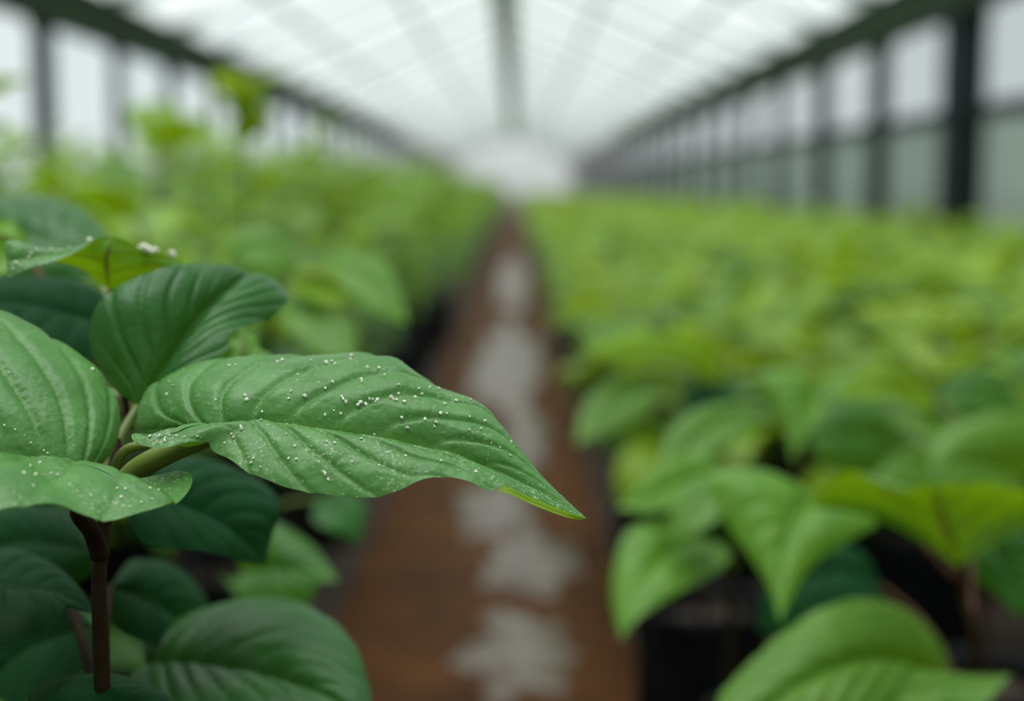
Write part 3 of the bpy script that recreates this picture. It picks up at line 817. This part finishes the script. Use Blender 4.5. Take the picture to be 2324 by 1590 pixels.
R7d = q([(1830, 1000), (1900, 980), (1990, 990), (2080, 1040)], [(1830, 1000), (1880, 920), (1990, 920), (2080, 1040)], [(1830, 1000), (1870, 1060), (1980, 1080), (2080, 1040)], 'row_left', (1.40, 1.44))
p7 = at(1815, 1090, 1.25)
traced_plant('mid-sized plant with a folded pale leaf behind the nearest right plant', p7.x, p7.y, [Vector((p7.x, p7.y, p7.z)), at(1820, 1030, 1.25), at(1850, 930, 1.25)], [R7, R8, R6, R7d])

R9 = q([(1500, 870), (1430, 890), (1360, 940), (1306, 1008)], [(1500, 870), (1440, 848), (1370, 870), (1320, 930), (1306, 1008)],
       [(1500, 870), (1490, 915), (1430, 965), (1360, 990), (1306, 1008)], 'bright', (1.5, 1.4), label='grey-green leaf hanging to a tip over the path')
R10 = q([(1640, 880), (1560, 800), (1460, 785), (1320, 800)], [(1640, 880), (1620, 790), (1540, 765), (1440, 755), (1380, 770), (1320, 800)],
        [(1640, 880), (1580, 850), (1500, 820), (1400, 820), (1320, 800)], 'lime', (1.55, 1.45), label='arched lime-green leaf above the path edge')
R10b = q([(1560, 880), (1600, 900), (1640, 930), (1660, 990)], [(1560, 880), (1620, 860), (1680, 900), (1660, 990)], [(1560, 880), (1550, 930), (1600, 980), (1660, 990)], 'shade', (1.55, 1.5))
p9 = at(1600, 960, 1.6)
traced_plant('plant with an arched lime leaf at the path edge', p9.x, p9.y, [Vector((p9.x, p9.y, p9.z)), at(1590, 900, 1.6), at(1580, 850, 1.6)], [R9, R10, R10b])

R11 = q([(2330, 1090), (2260, 1060), (2180, 1050), (2110, 1080)], [(2330, 1090), (2380, 960), (2300, 930), (2180, 960), (2120, 1010), (2110, 1080)],
        [(2330, 1090), (2300, 1130), (2200, 1130), (2130, 1110), (2110, 1080)], 'bright', (1.3, 1.25), label='pale grey-green leaf half hidden behind an arching leaf')
R11b = q([(2150, 1080), (2080, 1050), (2020, 1050), (1970, 1090)], [(2150, 1080), (2120, 1020), (2050, 1020), (1970, 1090)], [(2150, 1080), (2100, 1110), (2030, 1115), (1970, 1090)], 'bright', (1.28, 1.22))
R11c = q([(2120, 900), (2180, 880), (2260, 890), (2330, 930)], [(2120, 900), (2160, 850), (2260, 840), (2330, 930)], [(2120, 900), (2170, 940), (2260, 950), (2330, 930)], 'row_left', (1.4, 1.4))
p11 = at(2240, 1150, 1.36)
traced_plant('plant with dull grey-green leaves at the right edge', p11.x, p11.y, [Vector((p11.x, p11.y, p11.z)), at(2235, 1080, 1.36), at(2230, 1000, 1.36)], [R11, R11b, R11c])

# left, behind the sharp plant
L9 = q([(540, 1330), (600, 1290), (680, 1290), (768, 1318)], [(540, 1330), (560, 1230), (620, 1185), (700, 1230), (740, 1275), (768, 1318)],
       [(540, 1330), (500, 1300), (560, 1370), (660, 1380), (712, 1360), (720, 1325), (768, 1318)], 'row_left', (.86, .82), label='ragged light green leaf low beside the path')
L9b = q([(720, 1130), (760, 1150), (800, 1180), (815, 1235)], [(720, 1130), (780, 1115), (830, 1150), (815, 1235)], [(720, 1130), (710, 1180), (760, 1210), (815, 1235)], 'mature', (1.0, .98))
L13 = q([(640, 690), (700, 720), (760, 760), (800, 815)], [(640, 690), (700, 678), (770, 720), (810, 770), (800, 815)], [(640, 690), (650, 750), (700, 800), (760, 815), (800, 815)], 'bright', (1.0, .95), label='pale blurred leaf just above the dusty leaf')
L14 = q([(730, 590), (800, 610), (870, 660), (925, 735)], [(730, 590), (800, 572), (870, 600), (910, 660), (925, 735)], [(730, 590), (740, 640), (800, 690), (870, 720), (925, 735)], 'bright', (1.1, 1.05), label='pale drooping leaf over the left path edge')
L15 = q([(520, 590), (560, 560), (620, 560), (680, 600)], [(520, 590), (540, 530), (620, 525), (680, 600)], [(520, 590), (560, 630), (630, 640), (680, 600)], 'bright', (1.05, 1.05))
L16 = q([(650, 640), (700, 625), (760, 640), (800, 680)], [(650, 640), (690, 600), (760, 610), (800, 680)], [(650, 640), (690, 670), (750, 690), (800, 680)], 'lime', (1.0, 1.0), under=True)
L17 = q([(420, 1110), (500, 1130), (560, 1160), (620, 1220)], [(420, 1110), (500, 1070), (590, 1100), (620, 1220)], [(420, 1110), (420, 1180), (520, 1220), (620, 1220)], 'shade', (.9, .88))
L18 = q([(560, 900), (620, 870), (700, 870), (780, 930)], [(560, 900), (600, 830), (700, 810), (780, 930)], [(560, 900), (600, 950), (700, 960), (780, 930)], 'mature', (1.08, 1.05))
pl = at(560, 1350, 1.02)
traced_plant('blurred plant with pale drooping leaves behind the sharp plant', pl.x, pl.y, [Vector((pl.x, pl.y, pl.z)), at(590, 1000, 1.05), at(620, 700, 1.07), at(640, 600, 1.08)], [L9, L9b, L13, L14, L15, L16, L17, L18])


# ------------------------------------------------------------------ generic bed plants
def gen_leaf(mb, org, az, pitch, Ln, Wd, rng, age, nu=9, nv=2, roll=0.0, mi=0, droop=.9):
    """heart-shaped pointed leaf: base at org, running out along azimuth az, starting at pitch and drooping"""
    ca, sa = math.cos(az), math.sin(az)
    side = Vector((-sa, ca, 0))
    p = Vector(org); vs = []; ve = []
    ph = pitch
    fold = rng.uniform(.10, .35)
    rows = 2 * nv + 1
    s1 = rng.random() * 6
    for i in range(nu + 1):
        u = i / nu
        t = Vector((ca * math.cos(ph), sa * math.cos(ph), math.sin(ph)))
        nrm = side.cross(t); nrm = -nrm if nrm.z < 0 and math.cos(ph) > 0 else nrm
        sd = side * math.cos(roll) + nrm * math.sin(roll)
        up = nrm * math.cos(roll) - side * math.sin(roll)
        wd = Wd * (1.0 if u > 0 else .45) * (math.sin(math.pi * min(1, (.12 + u * .88) ** .72)) ** .85) * (1 - u ** 4 * .3)
        if i == nu: wd = 0
        for j in range(-nv, nv + 1):
            v = j / nv
            back = -.10 * Ln * abs(v) if i == 0 else 0
            lift = fold * abs(v) * wd - .35 * wd * v * v + .04 * wd * math.sin(u * 14 + s1 + 2 * v) * abs(v)
            vs.append(p + sd * (v * wd) + up * lift + t * back)
            ve.append(.8 if j == 0 else 0.0)
        p = p + t * (Ln / nu)
        ph -= droop * (1.0 / nu) * (0.5 + u * 1.2)
    fs = []
    for i in range(nu):
        for j in range(rows - 1):
            fs.append((i * rows + j, (i + 1) * rows + j, (i + 1) * rows + j + 1, i * rows + j + 1))
    mb.add(vs, fs, mi, ve, age)


def gen_plant(seed, h, nleaf, quality):
    """returns (bag-less) foliage MB and stem MB of a plant h tall over the bag top"""
    rng = random.Random(seed)
    fo, st = MB(), MB()
    z0 = .155
    lean = Vector((rng.uniform(-.03, .03), rng.uniform(-.03, .03), 0))
    pts = [Vector((0, 0, z0)) + lean * (k / 4) ** 2 + Vector((0, 0, h * k / 4)) for k in range(5)]
    st.tube(pts, [.0045, .004, .0035, .003, .002], 6 if quality else 4)
    az = rng.random() * 6.28
    nu, nv = (10, 3) if quality == 2 else ((6, 2) if quality == 1 else (4, 1))
    for k in range(nleaf):
        f = .22 + .80 * (k + .5) / nleaf
        f = min(f, 1)
        az += 2.4 + rng.uniform(-.35, .35)
        o = pts[0].lerp(pts[-1], f) + lean * (f * f - f)
        young = max(0, (f - .7) / .3)
        pl_ = rng.uniform(.03, .07) * (1 - .4 * young)
        pp = rng.uniform(.35, 1.0)
        e = o + Vector((math.cos(az) * pl_ * math.cos(pp), math.sin(az) * pl_ * math.cos(pp), pl_ * math.sin(pp)))
        st.tube([o, o.lerp(e, .5) + Vector((0, 0, .004)), e], [.0018, .0016, .0014], 5 if quality else 3, cap=False)
        Ln = rng.uniform(.12, .175) * (1 - .35 * young); 
        age = min(1, young * rng.uniform(.3, 1.1) + (rng.random() < .22) * .7)
        gen_leaf(fo, e, az + rng.uniform(-.3, .3), rng.uniform(-.15, .5) + .5 * young, Ln, Ln * rng.uniform(.33, .42), rng, age, nu, nv, rng.uniform(-.35, .35), droop=rng.uniform(.7, 1.7))
    return fo, st


def bag_mesh():
    b = MB(); n = 14; r = .075; h = .17
    prof = [(.92, 0), (1.0, .015), (1.0, .15), (1.04, h), (.98, h + .006), (.94, h - .015)]
    vs = []; fs = []
    for (f, z) in prof:
        for k in range(n):
            a = 2 * math.pi * k / n
            vs.append((math.cos(a) * r * f, math.sin(a) * r * f, z))
    for i in range(len(prof) - 1):
        for k in range(n): fs.append((i * n + k, i * n + (k + 1) % n, (i + 1) * n + (k + 1) % n, (i + 1) * n + k))
    fs.append(tuple(range(n - 1, -1, -1)))
    b.add(vs, fs)
    s = MB(); s.add([(math.cos(2 * math.pi * k / n) * r * .95, math.sin(2 * math.pi * k / n) * r * .95, h - .014) for k in range(n)], [tuple(range(n))])
    return b, s


bb, ss = bag_mesh()
bag_me = bb.mesh('nursery_bag'); bag_me.materials.append(M['bag']); bag_me.polygons.foreach_set('use_smooth', [True] * len(bag_me.polygons))
soil_me = ss.mesh('soil'); soil_me.materials.append(M['soil'])
VAR = {}
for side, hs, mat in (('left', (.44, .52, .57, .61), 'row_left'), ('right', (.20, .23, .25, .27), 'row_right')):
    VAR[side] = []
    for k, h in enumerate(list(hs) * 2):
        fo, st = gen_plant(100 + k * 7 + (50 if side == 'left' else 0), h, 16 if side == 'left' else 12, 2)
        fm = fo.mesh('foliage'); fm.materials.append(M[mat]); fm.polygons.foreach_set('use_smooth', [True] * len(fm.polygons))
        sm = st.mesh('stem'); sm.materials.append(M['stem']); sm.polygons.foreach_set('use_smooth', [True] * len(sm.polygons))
        VAR[side].append((fm, sm))

rr = random.Random(77)
spots = []
SP = .28
for side in ('left', 'right'):
    k = 0
    while True:
        if side == 'right': x0 = .275 + SP * k
        else: x0 = -.375 - SP * k
        SQ = .29 if side == 'left' else .27
        if x0 > XR - .25 or x0 < XL + .25: break
        y = -.9 if side == 'left' else .35  # left bed starts behind camera, its unseen plants added as side-light blockers
        while y < 60:
            y += SQ * (1 if y < 14 else (1.25 if y < 30 else 1.8))
            spots.append((side, k, x0 + rr.uniform(-.025, .025), y + rr.uniform(-.03, .03)))
        k += 1
spots += [('left', 0, -.235, -.35), ('left', 0, -.25, -.1), ('left', 0, -.26, .14)]  # extra unseen plants out of frame, added to block light from front left
taken = [(hx.x, hx.y)] + [(o.location.x, o.location.y) for o in COL.objects if o.name.startswith('leafy_plant')]


def ok(side, k, x, y):
    if abs(x) > .40 * max(y, 0) + (.35 if side == 'right' else .75): return False
    if side == 'right' and y < 1.75 and x < .62: return False
    if side == 'right' and y < 1.25 and k < 3: return False
    if side == 'left' and y < 1.25 and k < 1 and (y > .5 and y < .7): return False
    return all((x - a) ** 2 + (y - b_) ** 2 > .19 ** 2 for a, b_ in taken)


spots = [s for s in spots if ok(*s)]
spots.sort(key=lambda s: s[3])
NEAR = 270
far = MB()
LAB = {('left', 0): 'taller green plant in the left bed along the path edge, blurred',
       ('left', 1): 'taller green plant deeper inside the left bed, blurred',
       ('right', 0): 'low fresh green plant in the right bed along the path edge, blurred',
       ('right', 1): 'low fresh green plant deeper inside the right bed, blurred'}
farvar = {}
for side, hs in (('left', (.46, .54, .60)), ('right', (.20, .23, .26))):
    farvar[side] = [gen_plant(900 + k + (40 if side == 'left' else 0), h, 13 if side == 'left' else 11, 1) for k, h in enumerate(hs)]
    farvar[side + '0'] = [gen_plant(950 + k + (40 if side == 'left' else 0), h, 9, 0) for k, h in enumerate(hs)]
for i, (side, k, x, y) in enumerate(spots):
    sc = rr.uniform(.88, 1.1)
    sc *= rr.uniform(.86, 1.12)
    if side == 'left': sc *= (.74 if k == 0 and y > .5 else 1.0)  # out-of-frame plants stay full height to block side light
    rz = rr.random() * 6.28
    if i < NEAR:
        fm, sm = rr.choice(VAR[side])
        root = empty('leafy_plant', (x, y, 0), rz)
        root.scale = (1, 1, 1)
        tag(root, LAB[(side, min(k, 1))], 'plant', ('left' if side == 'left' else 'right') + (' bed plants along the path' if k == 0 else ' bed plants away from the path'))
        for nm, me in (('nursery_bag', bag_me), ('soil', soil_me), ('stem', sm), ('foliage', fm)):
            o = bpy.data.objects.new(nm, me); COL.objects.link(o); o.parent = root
            if nm in ('stem', 'foliage'): o.scale = (sc, sc, sc); o.location = (0, 0, .155 * (1 - sc))
    else:
        fo, st = rr.choice(farvar[side if y < 22 else side + '0'])
        ca, sa = math.cos(rz) * sc, math.sin(rz) * sc
        b0 = len(far.v)
        far.v += [(x + ca * a - sa * b_, y + sa * a + ca * b_, c_ * sc) for a, b_, c_ in fo.v]
        far.f += [tuple(b0 + q_ for q_ in f) for f in fo.f]
        far.mi += [0 if side == 'left' else 1] * len(fo.f); far.vein += fo.vein; far.age += fo.age
tag(far.build('distant_plants', [M['row_left'], M['row_right']]), 'mass of far green plants filling both beds towards the bright end', 'plants', None, 'stuff')

# one tall shoot standing over the left bed
tx, ty = (560 - VPX) / FPX * 2.25, 2.25
fo, st = MB(), MB()
st.tube(catmull([(0, 0, .155), (.005, 0, .4), (0, .01, .62), (.0, .0, .80)], 12), [.005 - .003 * k / 11 for k in range(12)], 8)
rs = random.Random(8)
for k, (z, a) in enumerate(((.79, .2), (.795, 2.3), (.785, 4.2), (.765, 1.2), (.75, 3.4), (.73, 5.4))):
    gen_leaf(fo, (0, 0, z), a, 1.0, .09, .034, rs, .8, 10, 3, 0, droop=1.6)
low = gen_plant(333, .38, 14, 2)
root = empty('leafy_plant', (tx, ty, 0))
tag(root, 'tall plant with a yellow-green top shoot rising above the left bed', 'plant')
for nm, me in (('nursery_bag', bag_me), ('soil', soil_me)):
    o = bpy.data.objects.new(nm, me); COL.objects.link(o); o.parent = root
st.build('stem', M['stem'], root); fo.build('top_shoot', M['lime'], root); low[0].build('foliage', M['row_left'], root)

# ------------------------------------------------------------------ colour management and light paths
S.view_settings.view_transform = 'Standard'
S.view_settings.look = 'None'
S.view_settings.gamma = 1
S.view_settings.use_curve_mapping = False
S.view_settings.exposure = 0.05
cy = S.cycles
cy.max_bounces = 7; cy.diffuse_bounces = 3; cy.glossy_bounces = 3; cy.transmission_bounces = 5; cy.transparent_max_bounces = 8
cy.caustics_reflective = False; cy.caustics_refractive = False
cy.use_denoising = True
